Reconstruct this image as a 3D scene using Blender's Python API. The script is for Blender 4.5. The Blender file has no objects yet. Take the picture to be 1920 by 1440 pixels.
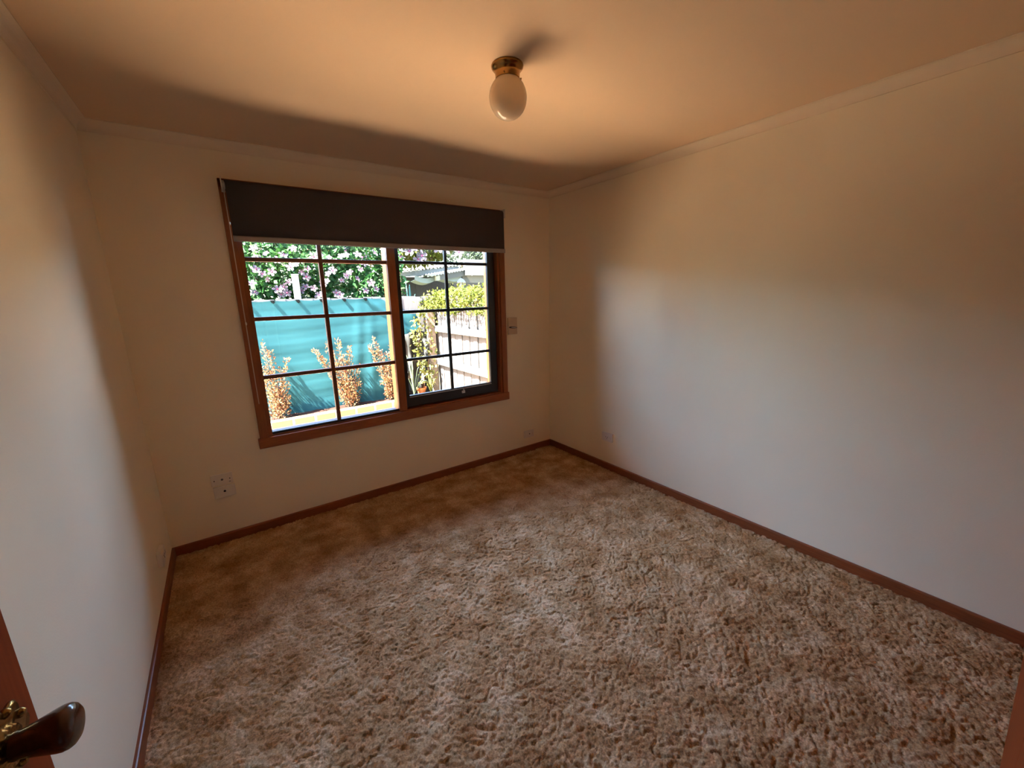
import bpy, bmesh, math, random
import numpy as np
from mathutils import Vector, Matrix

S = bpy.context.scene
COL = S.collection
random.seed(7)

# ------------------------------------------------------------------ camera, world, sun, exposure
W, H, HC, NEAR = 2.977, 2.374, 2.325, -3.055      # room width, ceiling height, cornice bottom, near wall
def set_camera():
    f, cx, cy, cz, yaw, pit, rol = 764.43, 0.4312, -2.9793, 1.4998, 0.6126, -0.2162, -0.0261
    sy, cyw, sp, cp = math.sin(yaw), math.cos(yaw), math.sin(pit), math.cos(pit)
    fw = Vector((sy * cp, cyw * cp, sp)); r = Vector((cyw, -sy, 0)); u = r.cross(fw)
    cr, sr = math.cos(rol), math.sin(rol)
    r2 = cr * r + sr * u; u2 = -sr * r + cr * u
    m = Matrix((r2, u2, -fw)).transposed().to_4x4(); m.translation = Vector((cx, cy, cz))
    cam = bpy.data.cameras.new('camera'); o = bpy.data.objects.new('camera', cam); COL.objects.link(o)
    o.matrix_world = m
    cam.sensor_fit = 'HORIZONTAL'; cam.sensor_width = 36.0; cam.lens = 36.0 * f / 1920.0
    cam.clip_start = 0.01; cam.clip_end = 200
    S.camera = o
set_camera()

SUN_DIR = Vector((1.0, 0.16, -1.45)).normalized()
w = bpy.data.worlds.new('sky'); S.world = w; w.use_nodes = True
nt = w.node_tree; nt.nodes.clear()
sk = nt.nodes.new('ShaderNodeTexSky'); sk.sky_type = 'NISHITA'; sk.sun_disc = False
sk.sun_elevation = math.asin(-SUN_DIR.z); sk.sun_rotation = math.atan2(-SUN_DIR.x, -SUN_DIR.y)
sk.air_density = 1.0; sk.dust_density = 1.4; sk.ozone_density = 1.0
bg = nt.nodes.new('ShaderNodeBackground'); bg.inputs['Strength'].default_value = 2.5
out = nt.nodes.new('ShaderNodeOutputWorld')
nt.links.new(sk.outputs[0], bg.inputs[0]); nt.links.new(bg.outputs[0], out.inputs[0])

sun = bpy.data.lights.new('sun', 'SUN'); sun.energy = 150.0; sun.angle = math.radians(0.53); sun.color = (1.0, 0.95, 0.87)
so = bpy.data.objects.new('sun', sun); COL.objects.link(so)
so.rotation_euler = SUN_DIR.to_track_quat('-Z', 'Y').to_euler()

# sampling portal that fills the window opening (adds no light of its own)
pl = bpy.data.lights.new('window_portal', 'AREA'); pl.shape = 'RECTANGLE'; pl.size = 1.84; pl.size_y = 1.53
pl.cycles.is_portal = True
po = bpy.data.objects.new('window_portal', pl); COL.objects.link(po)
po.location = (1.5, 0.115, 1.40); po.rotation_euler = (math.radians(-90), 0, 0)

vs = S.view_settings; S.display_settings.display_device = 'sRGB'
vs.view_transform = 'Standard'; vs.look = 'None'; vs.gamma = 1.0; vs.use_curve_mapping = False
vs.exposure = 1.24
S.cycles.max_bounces = 10; S.cycles.diffuse_bounces = 7; S.cycles.transparent_max_bounces = 24
S.cycles.use_denoising = True; S.cycles.sample_clamp_indirect = 10.0
S.cycles.caustics_reflective = False; S.cycles.caustics_refractive = False

# ------------------------------------------------------------------ materials
MATS = {}
def mat(name, col, rough=0.6, spec=0.5, metal=0.0, var=0.0, scale=20.0, bump=0.0, bscale=60.0, col2=None, stretch=None, trans=0.0, coat=0.0):
    m = bpy.data.materials.new(name); m.use_nodes = True; n = m.node_tree.nodes; L = m.node_tree.links
    p = n['Principled BSDF']
    p.inputs['Roughness'].default_value = rough; p.inputs['Metallic'].default_value = metal
    p.inputs['Specular IOR Level'].default_value = spec; p.inputs['Coat Weight'].default_value = coat
    c4 = (*col, 1.0)
    tc = n.new('ShaderNodeTexCoord'); mp = n.new('ShaderNodeMapping'); L.new(tc.outputs['Object'], mp.inputs[0])
    if stretch: mp.inputs['Scale'].default_value = stretch
    nz = n.new('ShaderNodeTexNoise'); nz.inputs['Scale'].default_value = scale; nz.inputs['Detail'].default_value = 5.0
    L.new(mp.outputs[0], nz.inputs['Vector'])
    rp = n.new('ShaderNodeValToRGB')
    a = Vector(col); b = Vector(col2) if col2 else a
    rp.color_ramp.elements[0].position = 0.3; rp.color_ramp.elements[1].position = 0.7
    rp.color_ramp.elements[0].color = (*(a * (1 - var)), 1); rp.color_ramp.elements[1].color = (*(b * (1 + var)), 1)
    L.new(nz.outputs['Fac'], rp.inputs[0]); L.new(rp.outputs[0], p.inputs['Base Color'])
    if bump > 0:
        bz = n.new('ShaderNodeTexNoise'); bz.inputs['Scale'].default_value = bscale; bz.inputs['Detail'].default_value = 4.0
        L.new(mp.outputs[0], bz.inputs['Vector'])
        bn = n.new('ShaderNodeBump'); bn.inputs['Strength'].default_value = bump; bn.inputs['Distance'].default_value = 0.004
        L.new(bz.outputs['Fac'], bn.inputs['Height']); L.new(bn.outputs[0], p.inputs['Normal'])
    if trans > 0:
        t = n.new('ShaderNodeBsdfTranslucent'); L.new(rp.outputs[0], t.inputs[0])
        mx = n.new('ShaderNodeMixShader'); mx.inputs[0].default_value = trans
        L.new(p.outputs[0], mx.inputs[1]); L.new(t.outputs[0], mx.inputs[2])
        L.new(mx.outputs[0], n['Material Output'].inputs[0])
    MATS[name] = m
    return m

def glass_mat():
    m = bpy.data.materials.new('window_glass'); m.use_nodes = True; n = m.node_tree.nodes; L = m.node_tree.links
    n.remove(n['Principled BSDF'])
    tr = n.new('ShaderNodeBsdfTransparent'); tr.inputs[0].default_value = (0.97, 0.98, 0.975, 1)
    gl = n.new('ShaderNodeBsdfGlossy'); gl.inputs['Roughness'].default_value = 0.0
    fr = n.new('ShaderNodeFresnel'); fr.inputs[0].default_value = 1.3
    mx = n.new('ShaderNodeMixShader'); L.new(fr.outputs[0], mx.inputs[0]); L.new(tr.outputs[0], mx.inputs[1]); L.new(gl.outputs[0], mx.inputs[2])
    L.new(mx.outputs[0], n['Material Output'].inputs[0])
    return m

def carpet_mat():
    m = bpy.data.materials.new('carpet_pile'); m.use_nodes = True; n = m.node_tree.nodes; L = m.node_tree.links
    p = n['Principled BSDF']; p.inputs['Roughness'].default_value = 0.95; p.inputs['Specular IOR Level'].default_value = 0.1
    p.inputs['Sheen Weight'].default_value = 0.0
    tc = n.new('ShaderNodeTexCoord')
    def noise(s, d, off):
        mp = n.new('ShaderNodeMapping'); mp.inputs['Location'].default_value = off; L.new(tc.outputs['Object'], mp.inputs[0])
        z = n.new('ShaderNodeTexNoise'); z.inputs['Scale'].default_value = s; z.inputs['Detail'].default_value = d; z.inputs['Roughness'].default_value = 0.6
        L.new(mp.outputs[0], z.inputs['Vector']); return z.outputs['Fac']
    r1 = n.new('ShaderNodeValToRGB'); L.new(noise(6.5, 5, (3, 1, 0)), r1.inputs[0])
    e = r1.color_ramp.elements
    e[0].position = 0.34; e[0].color = (0.40, 0.21, 0.088, 1); e[1].position = 0.66; e[1].color = (0.72, 0.52, 0.33, 1)
    k = e.new(0.5); k.color = (0.55, 0.355, 0.19, 1)
    r2 = n.new('ShaderNodeValToRGB'); L.new(noise(150, 3, (0, 5, 0)), r2.inputs[0])
    r2.color_ramp.elements[0].position = 0.3; r2.color_ramp.elements[0].color = (0.55, 0.5, 0.45, 1)
    r2.color_ramp.elements[1].position = 0.7; r2.color_ramp.elements[1].color = (1.15, 1.15, 1.15, 1)
    mx = n.new('ShaderNodeMix'); mx.data_type = 'RGBA'; mx.blend_type = 'MULTIPLY'; mx.inputs[0].default_value = 1.0
    L.new(r1.outputs[0], mx.inputs[6]); L.new(r2.outputs[0], mx.inputs[7]); L.new(mx.outputs[2], p.inputs['Base Color'])
    bn = n.new('ShaderNodeBump'); bn.inputs['Strength'].default_value = 0.6; bn.inputs['Distance'].default_value = 0.004
    L.new(noise(260, 2, (1, 1, 1)), bn.inputs['Height']); L.new(bn.outputs[0], p.inputs['Normal'])
    return m

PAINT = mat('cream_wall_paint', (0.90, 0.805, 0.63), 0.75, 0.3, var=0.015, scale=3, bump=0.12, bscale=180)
CEIL = mat('ceiling_paint', (0.80, 0.61, 0.42), 0.85, 0.2, var=0.01, scale=2, bump=0.08, bscale=200)  # whitish ceiling; warm bounce from outdoors put into the base colour
CORN = mat('cornice_paint', (0.86, 0.74, 0.58), 0.7, 0.3, var=0.01, scale=3)
WOODX = mat('stained_timber_x', (0.27, 0.075, 0.018), 0.38, 0.5, col2=(0.36, 0.115, 0.03), scale=18, stretch=(0.6, 9, 9), bump=0.05, bscale=40)
WOODZ = mat('stained_timber_z', (0.27, 0.075, 0.018), 0.38, 0.5, col2=(0.36, 0.115, 0.03), scale=18, stretch=(9, 9, 0.6), bump=0.05, bscale=40)
SKIRTX = mat('skirting_timber_x', (0.20, 0.05, 0.016), 0.4, 0.5, col2=(0.27, 0.075, 0.022), scale=16, stretch=(0.6, 9, 9), bump=0.05)
SKIRTY = mat('skirting_timber_y', (0.20, 0.05, 0.016), 0.4, 0.5, col2=(0.27, 0.075, 0.022), scale=16, stretch=(9, 0.6, 9), bump=0.05)
SASH = mat('dark_bronze_frame', (0.022, 0.018, 0.017), 0.35, 0.5, var=0.1, scale=30)
MUNT = mat('silhouette_dark_glazing_bar', (0.16, 0.045, 0.014), 0.4, 0.5, col2=(0.22, 0.065, 0.02), scale=18, bump=0.04)  # same timber as the frame, backlit darkness put into the base colour
SILVER = mat('brushed_silver', (0.7, 0.7, 0.7), 0.35, 0.5, metal=1.0, var=0.05, scale=40)
SILL = mat('grey_sill_paint', (0.04084, 0.03812, 0.04492), 0.5, 0.4, var=0.05, scale=12)
FABRIC = mat('charcoal_blockout_fabric', (0.087, 0.072, 0.069), 0.9, 0.15, var=0.10, scale=500, bump=0.25, bscale=900)
RAIL = mat('grey_bottom_rail', (0.33, 0.29, 0.28), 0.4, 0.5, var=0.04, scale=30)
PLAST = mat('white_plastic', (0.78, 0.72, 0.66), 0.35, 0.5, var=0.02, scale=10)
PLASTC = mat('beige_plastic', (0.62, 0.47, 0.32), 0.4, 0.5, var=0.03, scale=10)
CHAIN = mat('pale_bead_chain', (0.62, 0.52, 0.42), 0.4, 0.5, var=0.03, scale=60)
BLACK = mat('black_recess', (0.012, 0.010, 0.010), 0.5, 0.4, var=0.1, scale=20)
BRASS = mat('aged_brass', (0.368, 0.208, 0.064), 0.24, 0.5, metal=1.0, var=0.12, scale=25, bump=0.05, bscale=80)
OPAL = mat('opal_glass', (0.8736, 0.7392, 0.56), 0.07, 0.6, var=0.02, scale=8, trans=0.35)
KNOB = mat('dark_turned_timber', (0.055, 0.013, 0.005), 0.22, 0.5, col2=(0.09, 0.022, 0.008), scale=12, stretch=(1, 9, 9), coat=0.4)
DOORM = mat('door_timber', (0.26, 0.050, 0.010), 0.6, 0.15, col2=(0.33, 0.068, 0.015), scale=14, stretch=(9, 9, 0.5), bump=0.04)
GLASS = glass_mat()
CARPET = carpet_mat()
# outdoors
PAVE = mat('terracotta_bounce_paving', (0.616, 0.3872, 0.22), 0.8, 0.3, col2=(0.6864, 0.4488, 0.2728), scale=9, bump=0.2)  # bright and warm so the unseen path reflects light into the room
GRAV = mat('tan_gravel', (0.20, 0.14, 0.09), 0.9, 0.2, col2=(0.26, 0.18, 0.12), scale=60, bump=0.4)
LAWN = mat('dry_ground', (0.12, 0.102, 0.06), 0.9, 0.2, col2=(0.156, 0.132, 0.084), scale=6, bump=0.4)
SOIL = mat('bark_mulch_soil', (0.0081, 0.0036, 0.00252), 0.95, 0.1, col2=(0.0144, 0.0063, 0.00396), scale=60, bump=0.6, bscale=90)
BRICK = mat('pale_yellow_brick', (0.074, 0.052, 0.020), 0.85, 0.1, col2=(0.088, 0.064, 0.025), scale=25, bump=0.3, bscale=120)
MORTAR = mat('pale_mortar', (0.1944, 0.1685, 0.1361), 0.9, 0.2, var=0.06, scale=40, bump=0.3)
PALING = mat('weathered_paling', (0.0399, 0.03885, 0.0399), 0.85, 0.2, col2=(0.0567, 0.0546, 0.05355), scale=14, stretch=(9, 9, 0.5), bump=0.3)
PALINGB = mat('pale_weathered_paling', (0.03202, 0.03094, 0.02988), 0.85, 0.2, col2=(0.04268, 0.03948, 0.03734), scale=14, stretch=(9, 9, 0.5), bump=0.3)
POSTM = mat('mossy_grey_post', (0.0588, 0.0476, 0.035), 0.9, 0.2, col2=(0.0952, 0.0784, 0.0616), scale=30, bump=0.5)
CLOTH = mat('teal_shade_cloth', (0.006903, 0.02655, 0.03239), 1.0, 0.0, col2=(0.008496, 0.03133, 0.03717), scale=60, stretch=(0.5, 1, 6), bump=0.15, bscale=200)
MATT = mat('grey_weed_mat', (0.00378, 0.004284, 0.00378), 0.8, 0.2, col2=(0.006048, 0.006552, 0.005796), scale=20, bump=0.2)
PATCH = mat('dark_cloth_patch', (0.0022, 0.0028, 0.003), 0.9, 0.0, var=0.1)
WHITE = mat('white_painted_metal', (0.05914, 0.05914, 0.05914), 0.5, 0.4, var=0.03, scale=8)
ROOFM = mat('blue_grey_roof_sheet', (0.035, 0.04375, 0.04725), 0.6, 0.4, col2=(0.0455, 0.05425, 0.05775), scale=6)
OLIVE = mat('dark_olive_boards', (0.0032, 0.0034, 0.0026), 0.8, 0.2, col2=(0.0048, 0.0048, 0.0036), scale=10)
GUTTER = mat('olive_gutter', (0.0125, 0.0125, 0.008), 0.6, 0.3, var=0.08, scale=6)
TERRA = mat('terracotta_pot_clay', (0.17, 0.05, 0.015), 0.85, 0.2, col2=(0.21, 0.075, 0.025), scale=20, bump=0.2)
BOWLM = mat('pale_aqua_sheet', (0.032, 0.048, 0.0416), 0.5, 0.4, col2=(0.0448, 0.0608, 0.0544), scale=6)
STEM = mat('brown_stem', (0.06, 0.032, 0.018), 0.9, 0.2, var=0.15, scale=30)

def leaf_mat(name, cols, trans=0.3, scale=14):
    m = mat(name, cols[0], 0.7, 0.08, trans=trans, scale=scale)
    rp = [x for x in m.node_tree.nodes if x.bl_idname == 'ShaderNodeValToRGB'][0].color_ramp
    rp.elements[0].position = 0.28; rp.elements[0].color = (*cols[0], 1)
    rp.elements[1].position = 0.72; rp.elements[1].color = (*cols[-1], 1)
    for i, c in enumerate(cols[1:-1]):
        e = rp.elements.new(0.28 + 0.44 * (i + 1) / (len(cols) - 1)); e.color = (*c, 1)
    rp.interpolation = 'LINEAR'
    return m
L_HEDGE = leaf_mat('hibiscus_leaf', [(0.003213, 0.01445, 0.003856), (0.007069, 0.02731, 0.006426), (0.01607, 0.04498, 0.008033)], 0.25, 9)
L_YELL = leaf_mat('yellow_green_leaf', [(0.012, 0.021, 0.002), (0.027, 0.036, 0.003), (0.036, 0.040, 0.006), (0.040, 0.030, 0.018)], 0.35, 7)
L_COPP = leaf_mat('coppery_leaf', [(0.045, 0.018, 0.007), (0.095, 0.033, 0.017), (0.070, 0.050, 0.016), (0.125, 0.064, 0.050)], 0.3, 24)
L_TREE = leaf_mat('grey_green_leaf', [(0.0099, 0.0165, 0.0099), (0.0231, 0.033, 0.0198), (0.0396, 0.0495, 0.033)], 0.3, 2)
L_VINE = leaf_mat('lime_vine_leaf', [(0.033, 0.04125, 0.00825), (0.0605, 0.066, 0.01375), (0.077, 0.07425, 0.0275)], 0.35, 12)
L_STRAP = leaf_mat('pale_strap_leaf', [(0.04, 0.06, 0.032), (0.08, 0.104, 0.06)], 0.3, 12)
L_BROM = leaf_mat('bluish_strap_leaf', [(0.015, 0.05, 0.045), (0.03, 0.08, 0.075)], 0.3, 12)
PETAL = leaf_mat('pale_pink_petal', [(0.05086, 0.0393, 0.05086), (0.06474, 0.05318, 0.0578)], 0.35, 10)
PETAL2 = leaf_mat('flower_heart', [(0.07, 0.0125, 0.035), (0.09, 0.0225, 0.045)], 0.2, 10)

# ------------------------------------------------------------------ mesh helpers
class MB:
    """collects shapes, links them as one mesh object"""
    def __init__(s): s.v = []; s.f = []; s.mi = []
    def add(s, verts, faces, mi=0):
        k = len(s.v); s.v.extend([tuple(p) for p in verts]); s.f.extend([tuple(i + k for i in f) for f in faces]); s.mi.extend([mi] * len(faces)); return s
    def box(s, a, b, mi=0):
        x0, y0, z0 = a; x1, y1, z1 = b
        x0, x1 = sorted((x0, x1)); y0, y1 = sorted((y0, y1)); z0, z1 = sorted((z0, z1))
        return s.add([(x0, y0, z0), (x1, y0, z0), (x1, y1, z0), (x0, y1, z0), (x0, y0, z1), (x1, y0, z1), (x1, y1, z1), (x0, y1, z1)],
                     [(0, 3, 2, 1), (4, 5, 6, 7), (0, 1, 5, 4), (1, 2, 6, 5), (2, 3, 7, 6), (3, 0, 4, 7)], mi)
    def tube(s, pts, r, n=8, mi=0, cap=True):
        pts = [Vector(p) for p in pts]; k = len(pts)
        rs = r if isinstance(r, (list, tuple)) else [r] * k
        vs = []; up = None
        for i in range(k):
            t = (pts[min(i + 1, k - 1)] - pts[max(i - 1, 0)]).normalized()
            a = t.cross(Vector((0, 0, 1)) if abs(t.z) < 0.9 else Vector((1, 0, 0))).normalized() if up is None else (up - t * up.dot(t)).normalized()
            up = a; b = t.cross(a)
            for j in range(n):
                th = 2 * math.pi * j / n; vs.append(pts[i] + (a * math.cos(th) + b * math.sin(th)) * rs[i])
        fs = [(i * n + j, i * n + (j + 1) % n, (i + 1) * n + (j + 1) % n, (i + 1) * n + j) for i in range(k - 1) for j in range(n)]
        if cap: fs += [tuple(range(n - 1, -1, -1)), tuple((k - 1) * n + j for j in range(n))]
        return s.add(vs, fs, mi)
    def lathe(s, prof, n=32, mi=0, wob=None):
        """prof: (radius, height) along +z"""
        vs = []
        for i, (r, z) in enumerate(prof):
            for j in range(n):
                th = 2 * math.pi * j / n; rr = r * (wob(i, th) if wob else 1)
                vs.append((rr * math.cos(th), rr * math.sin(th), z))
        k = len(prof)
        fs = [(i * n + j, i * n + (j + 1) % n, (i + 1) * n + (j + 1) % n, (i + 1) * n + j) for i in range(k - 1) for j in range(n)]
        fs += [tuple(range(n - 1, -1, -1)), tuple((k - 1) * n + j for j in range(n))]
        return s.add(vs, fs, mi)
    def build(s, name, mats, parent=None, smooth=False, bevel=0.0, loc=None, rot=None):
        me = bpy.data.meshes.new(name); me.from_pydata(s.v, [], s.f)
        for m in (mats if isinstance(mats, (list, tuple)) else [mats]): me.materials.append(m)
        if any(s.mi): me.polygons.foreach_set('material_index', s.mi)
        me.validate(); me.update()
        if bevel > 0:
            bm = bmesh.new(); bm.from_mesh(me)
            bmesh.ops.remove_doubles(bm, verts=bm.verts, dist=1e-6)
            ed = [e for e in bm.edges if len(e.link_faces) == 2 and e.calc_face_angle(0) > 0.6]
            bmesh.ops.bevel(bm, geom=ed, offset=bevel, segments=2, affect='EDGES', profile=0.5, clamp_overlap=True)
            bm.to_mesh(me); bm.free()
        if smooth: me.polygons.foreach_set('use_smooth', [True] * len(me.polygons))
        o = bpy.data.objects.new(name, me); COL.objects.link(o)
        if loc is not None: o.location = loc
        if rot is not None: o.rotation_euler = rot
        if parent is not None: o.parent = parent
        return o

def box(a, b): return MB().box(a, b)
def tag(o, label=None, cat=None, group=None, kind=None):
    if label: o['label'] = label
    if cat: o['category'] = cat
    if group: o['group'] = group
    if kind: o['kind'] = kind
    return o
def empty(name, loc=(0, 0, 0), rz=0.0):
    o = bpy.data.objects.new(name, None); COL.objects.link(o); o.location = loc; o.rotation_euler = (0, 0, rz); o.empty_display_size = 0.05
    return o
def dup(o, parent, loc=None, rot=None, scale=None):
    c = o.copy(); COL.objects.link(c); c.parent = parent
    if loc is not None: c.location = loc
    if rot is not None: c.rotation_euler = rot
    if scale is not None: c.scale = scale
    return c
def struct(o, label=None): o['kind'] = 'structure'; return tag(o, label)

# ------------------------------------------------------------------ room shell
T = 0.11
struct(box((-T, NEAR - T, -0.12), (W + T, T, 0.0)).build('floor', SOIL))
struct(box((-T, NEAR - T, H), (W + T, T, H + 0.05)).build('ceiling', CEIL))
struct(box((-T, NEAR - T, -0.2), (0, T, H)).build('wall_left', PAINT))
struct(box((W, NEAR - T, -0.2), (W + T, T, H)).build('wall_right', PAINT))
OX0, OX1, OZ0, OZ1 = 0.575, 2.425, 0.62, 2.14           # window opening
m = MB().box((0, 0, -0.2), (OX0, T, H)).box((OX1, 0, -0.2), (W, T, H)).box((OX0, 0, -0.2), (OX1, T, OZ0)).box((OX0, 0, OZ1), (OX1, T, H))
struct(m.build('wall_back', PAINT))
DX0, DX1, DZ = 0.045, 0.90, 2.06                         # doorway the camera stands in
m = MB().box((0, NEAR - T, -0.2), (DX0, NEAR, H)).box((DX1, NEAR - T, -0.2), (W, NEAR, H)).box((DX0, NEAR - T, DZ), (DX1, NEAR, H))
struct(m.build('wall_front', PAINT))
# dim hallway beyond the doorway (behind the camera)
HY = NEAR - T
struct(box((-0.5, HY - 1.1, -0.12), (1.6, HY, 0.0)).build('floor_hall', mat('hall_carpet', (0.40, 0.26, 0.17), 0.95, 0.1, var=0.2, scale=30)))
struct(box((-0.5, HY - 1.2, H), (1.6, HY, H + 0.05)).build('ceiling_hall', CEIL))
struct(box((-0.6, HY - 1.2, -0.12), (-0.5, HY, H)).build('wall_hall_left', PAINT))
struct(box((1.6, HY - 1.2, -0.12), (1.7, HY, H)).build('wall_hall_right', PAINT))
struct(box((-0.5, HY - 1.2, -0.12), (1.6, HY - 1.1, H)).build('wall_hall_back', PAINT))
struct(box((-0.6, HY - 0.01, -0.12), (-T, HY, H)).build('wall_hall_front', PAINT))

# cornice: coved strip on each wall, mitred
C = H - HC
def cove(name, p0, p1, inward, mitre0=1, mitre1=1):
    p0 = Vector((*p0, 0)); p1 = Vector((*p1, 0)); d = (p1 - p0).normalized(); n = Vector((*inward, 0))
    prof = [(0.0, -C), (0.006, -C), (0.006, -C + 0.004)]
    for i in range(9):
        a = math.pi / 2 * i / 8
        prof.append((0.006 + (C - 0.006) * (1 - math.cos(a)) * 0.95, -C + 0.004 + (C - 0.008) * math.sin(a)))
    prof += [(C, -0.004), (C, 0.0), (0.0, 0.0)]
    vs = []; k = len(prof)
    for (p, s, mt) in ((p0, 1, mitre0), (p1, -1, mitre1)):
        for (q, z) in prof: vs.append(p + n * q + d * (s * q * mt) + Vector((0, 0, H + z)))
    fs = [(i, (i + 1) % k, k + (i + 1) % k, k + i) for i in range(k)] + [tuple(range(k)), tuple(range(2 * k - 1, k - 1, -1))]
    return struct(MB().add(vs, fs).build(name, CORN))
cove('trim_1', (0, 0), (W, 0), (0, -1))
cove('trim_2', (W, 0), (W, NEAR), (-1, 0))
cove('trim_3', (0, NEAR), (0, 0), (1, 0))
cove('trim_4', (W, NEAR), (0, NEAR), (0, 1))

# skirting boards
BH, BT = 0.066, 0.014
def skirt(name, p0, p1, inward, m, m0=1, m1=1):
    p0 = Vector((*p0, 0)); p1 = Vector((*p1, 0)); d = (p1 - p0).normalized(); n = Vector((*inward, 0))
    prof = [(0, 0), (BT, 0), (BT, BH - 0.007), (BT - 0.002, BH - 0.002), (BT - 0.006, BH), (0, BH)]
    vs = []; k = len(prof)
    for (p, s, mt) in ((p0, 1, m0), (p1, -1, m1)):
        for (q, z) in prof: vs.append(p + n * q + d * (s * q * mt) + Vector((0, 0, z)))
    fs = [(i, (i + 1) % k, k + (i + 1) % k, k + i) for i in range(k)] + [tuple(range(k)), tuple(range(2 * k - 1, k - 1, -1))]
    return struct(MB().add(vs, fs).build(name, m))
skirt('baseboard_back', (0, 0), (W, 0), (0, -1), SKIRTX)
skirt('baseboard_right', (W, 0), (W, NEAR), (-1, 0), SKIRTY)
skirt('baseboard_left', (0, NEAR), (0, 0), (1, 0), SKIRTY)

# ------------------------------------------------------------------ carpet: one dense sculpted surface
def vnoise(x, y, cell, seed):
    r = np.random.RandomState(seed); g = r.rand(1024, 1024)
    ca, sa = math.cos(seed * 1.7 + 0.4), math.sin(seed * 1.7 + 0.4)      # every layer has its own lattice direction
    u = (x * ca - y * sa) / cell + 500; v = (x * sa + y * ca) / cell + 500
    i = np.floor(u).astype(int); j = np.floor(v).astype(int); fx = u - i; fy = v - j
    fx = fx * fx * (3 - 2 * fx); fy = fy * fy * (3 - 2 * fy)
    i %= 1024; j %= 1024; i1 = (i + 1) % 1024; j1 = (j + 1) % 1024
    return (g[i, j] * (1 - fx) + g[i1, j] * fx) * (1 - fy) + (g[i, j1] * (1 - fx) + g[i1, j1] * fx) * fy
def carpet():
    st = 0.0046
    xs = np.arange(0.004, W - 0.002, st); ys = np.arange(NEAR + 0.002, -0.002, st)
    X, Y = np.meshgrid(xs, ys); rr = np.random.RandomState(3)
    wx = X + 0.022 * (vnoise(X, Y, 0.05, 1) - 0.5); wy = Y + 0.022 * (vnoise(X, Y, 0.05, 2) - 0.5)
    rx, ry = wx * 0.8 + wy * 0.6, (wy * 0.8 - wx * 0.6) * 0.6       # yarn tips lean along one diagonal
    def gaps(n, wd): return np.minimum(1.0, np.abs(2 * n - 1) / wd) ** 0.7      # dark gaps along contour lines
    t1 = gaps(vnoise(rx, ry, 0.0135, 3), 0.45); t2 = gaps(vnoise(wx, wy, 0.019, 4), 0.40); t3 = vnoise(X, Y, 0.0085, 5)
    zz = 0.0065 * t1 + 0.0050 * t2 + 0.0045 * t3 + 0.003 * vnoise(X, Y, 0.12, 6) - 0.003
    # sculpted creases: broken pieces of contour lines of two smooth fields
    for sd, cell in ((11, 0.12), (21, 0.16), (41, 0.10)):
        nx = X + 0.06 * (vnoise(X, Y, 0.07, sd + 1) - 0.5); ny = Y + 0.06 * (vnoise(X, Y, 0.07, sd + 2) - 0.5)
        f = vnoise(nx, ny, cell, sd) + 0.25 * vnoise(nx, ny, cell / 3, sd + 3) - 0.625
        msk = np.clip((vnoise(X, Y, 0.10, sd + 4) - 0.52) / 0.1, 0, 1)
        zz -= 0.012 * np.exp(-(f / 0.013) ** 2) * msk
    X = X + (rr.rand(*X.shape) - 0.5) * st * 0.5; Y = Y + (rr.rand(*Y.shape) - 0.5) * st * 0.5
    co = np.stack([np.clip(X, 0.002, W - 0.002), np.clip(Y, NEAR + 0.001, -0.001), np.maximum(zz, 0.001)], -1).reshape(-1, 3)
    ny_, nx_ = X.shape
    idx = np.arange(ny_ * nx_).reshape(ny_, nx_)
    q = np.stack([idx[:-1, :-1], idx[:-1, 1:], idx[1:, 1:], idx[1:, :-1]], -1).reshape(-1, 4)
    me = bpy.data.meshes.new('carpet'); me.vertices.add(len(co)); me.vertices.foreach_set('co', co.ravel())
    me.loops.add(q.size); me.loops.foreach_set('vertex_index', q.ravel())
    me.polygons.add(len(q)); me.polygons.foreach_set('loop_start', np.arange(0, q.size, 4))
    me.polygons.foreach_set('use_smooth', np.ones(len(q), bool))
    me.update(calc_edges=True); me.validate(); me.materials.append(CARPET)
    o = bpy.data.objects.new('carpet', me); COL.objects.link(o)
    tag(o, 'mottled brown and beige sculpted pile carpet covering the whole floor', 'carpet', kind='stuff')
carpet()

# ------------------------------------------------------------------ window
win = struct(empty('window_1', (1.5, 0, 0.6)), 'timber framed window with eight fixed panes and a dark sash of eight panes')
def wp(mb, name, m, parent, **k):
    o = mb.build(name, m, None, **k); o.parent = parent; return o
def place(o, parent):                       # keep world coordinates under a moved parent
    o.parent = parent; o.matrix_parent_inverse = parent.matrix_world.inverted(); return o
bpy.context.view_layer.update()
def wpart(mb, name, m, parent=win, **k):
    return place(mb.build(name, m, None, **k), parent)
FY = -0.02
wpart(box((0.532, FY, 0.636), (0.582, 0.0, 2.1787)), 'architrave', WOODZ, bevel=0.003)
wpart(box((2.418, FY, 0.636), (2.468, 0.0, 2.1787)), 'architrave', WOODZ, bevel=0.003)
wpart(box((0.532, FY, 2.128), (2.468, 0.0, 2.1787)), 'architrave', WOODX, bevel=0.003)
wpart(box((0.522, FY - 0.004, 0.570), (2.478, 0.0, 0.638)), 'window_apron', WOODX, bevel=0.004)
wpart(box((0.575, -0.002, 0.645), (0.606, 0.11, 2.14)), 'jamb', WOODZ)
wpart(box((2.402, -0.002, 0.645), (2.425, 0.11, 2.14)), 'jamb', WOODZ)
wpart(box((0.575, -0.002, 2.105), (2.425, 0.11, 2.14)), 'window_head', WOODX)
wpart(box((0.575, -0.004, 0.62), (2.425, 0.05, 0.646)), 'sill_board', WOODX)
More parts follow.
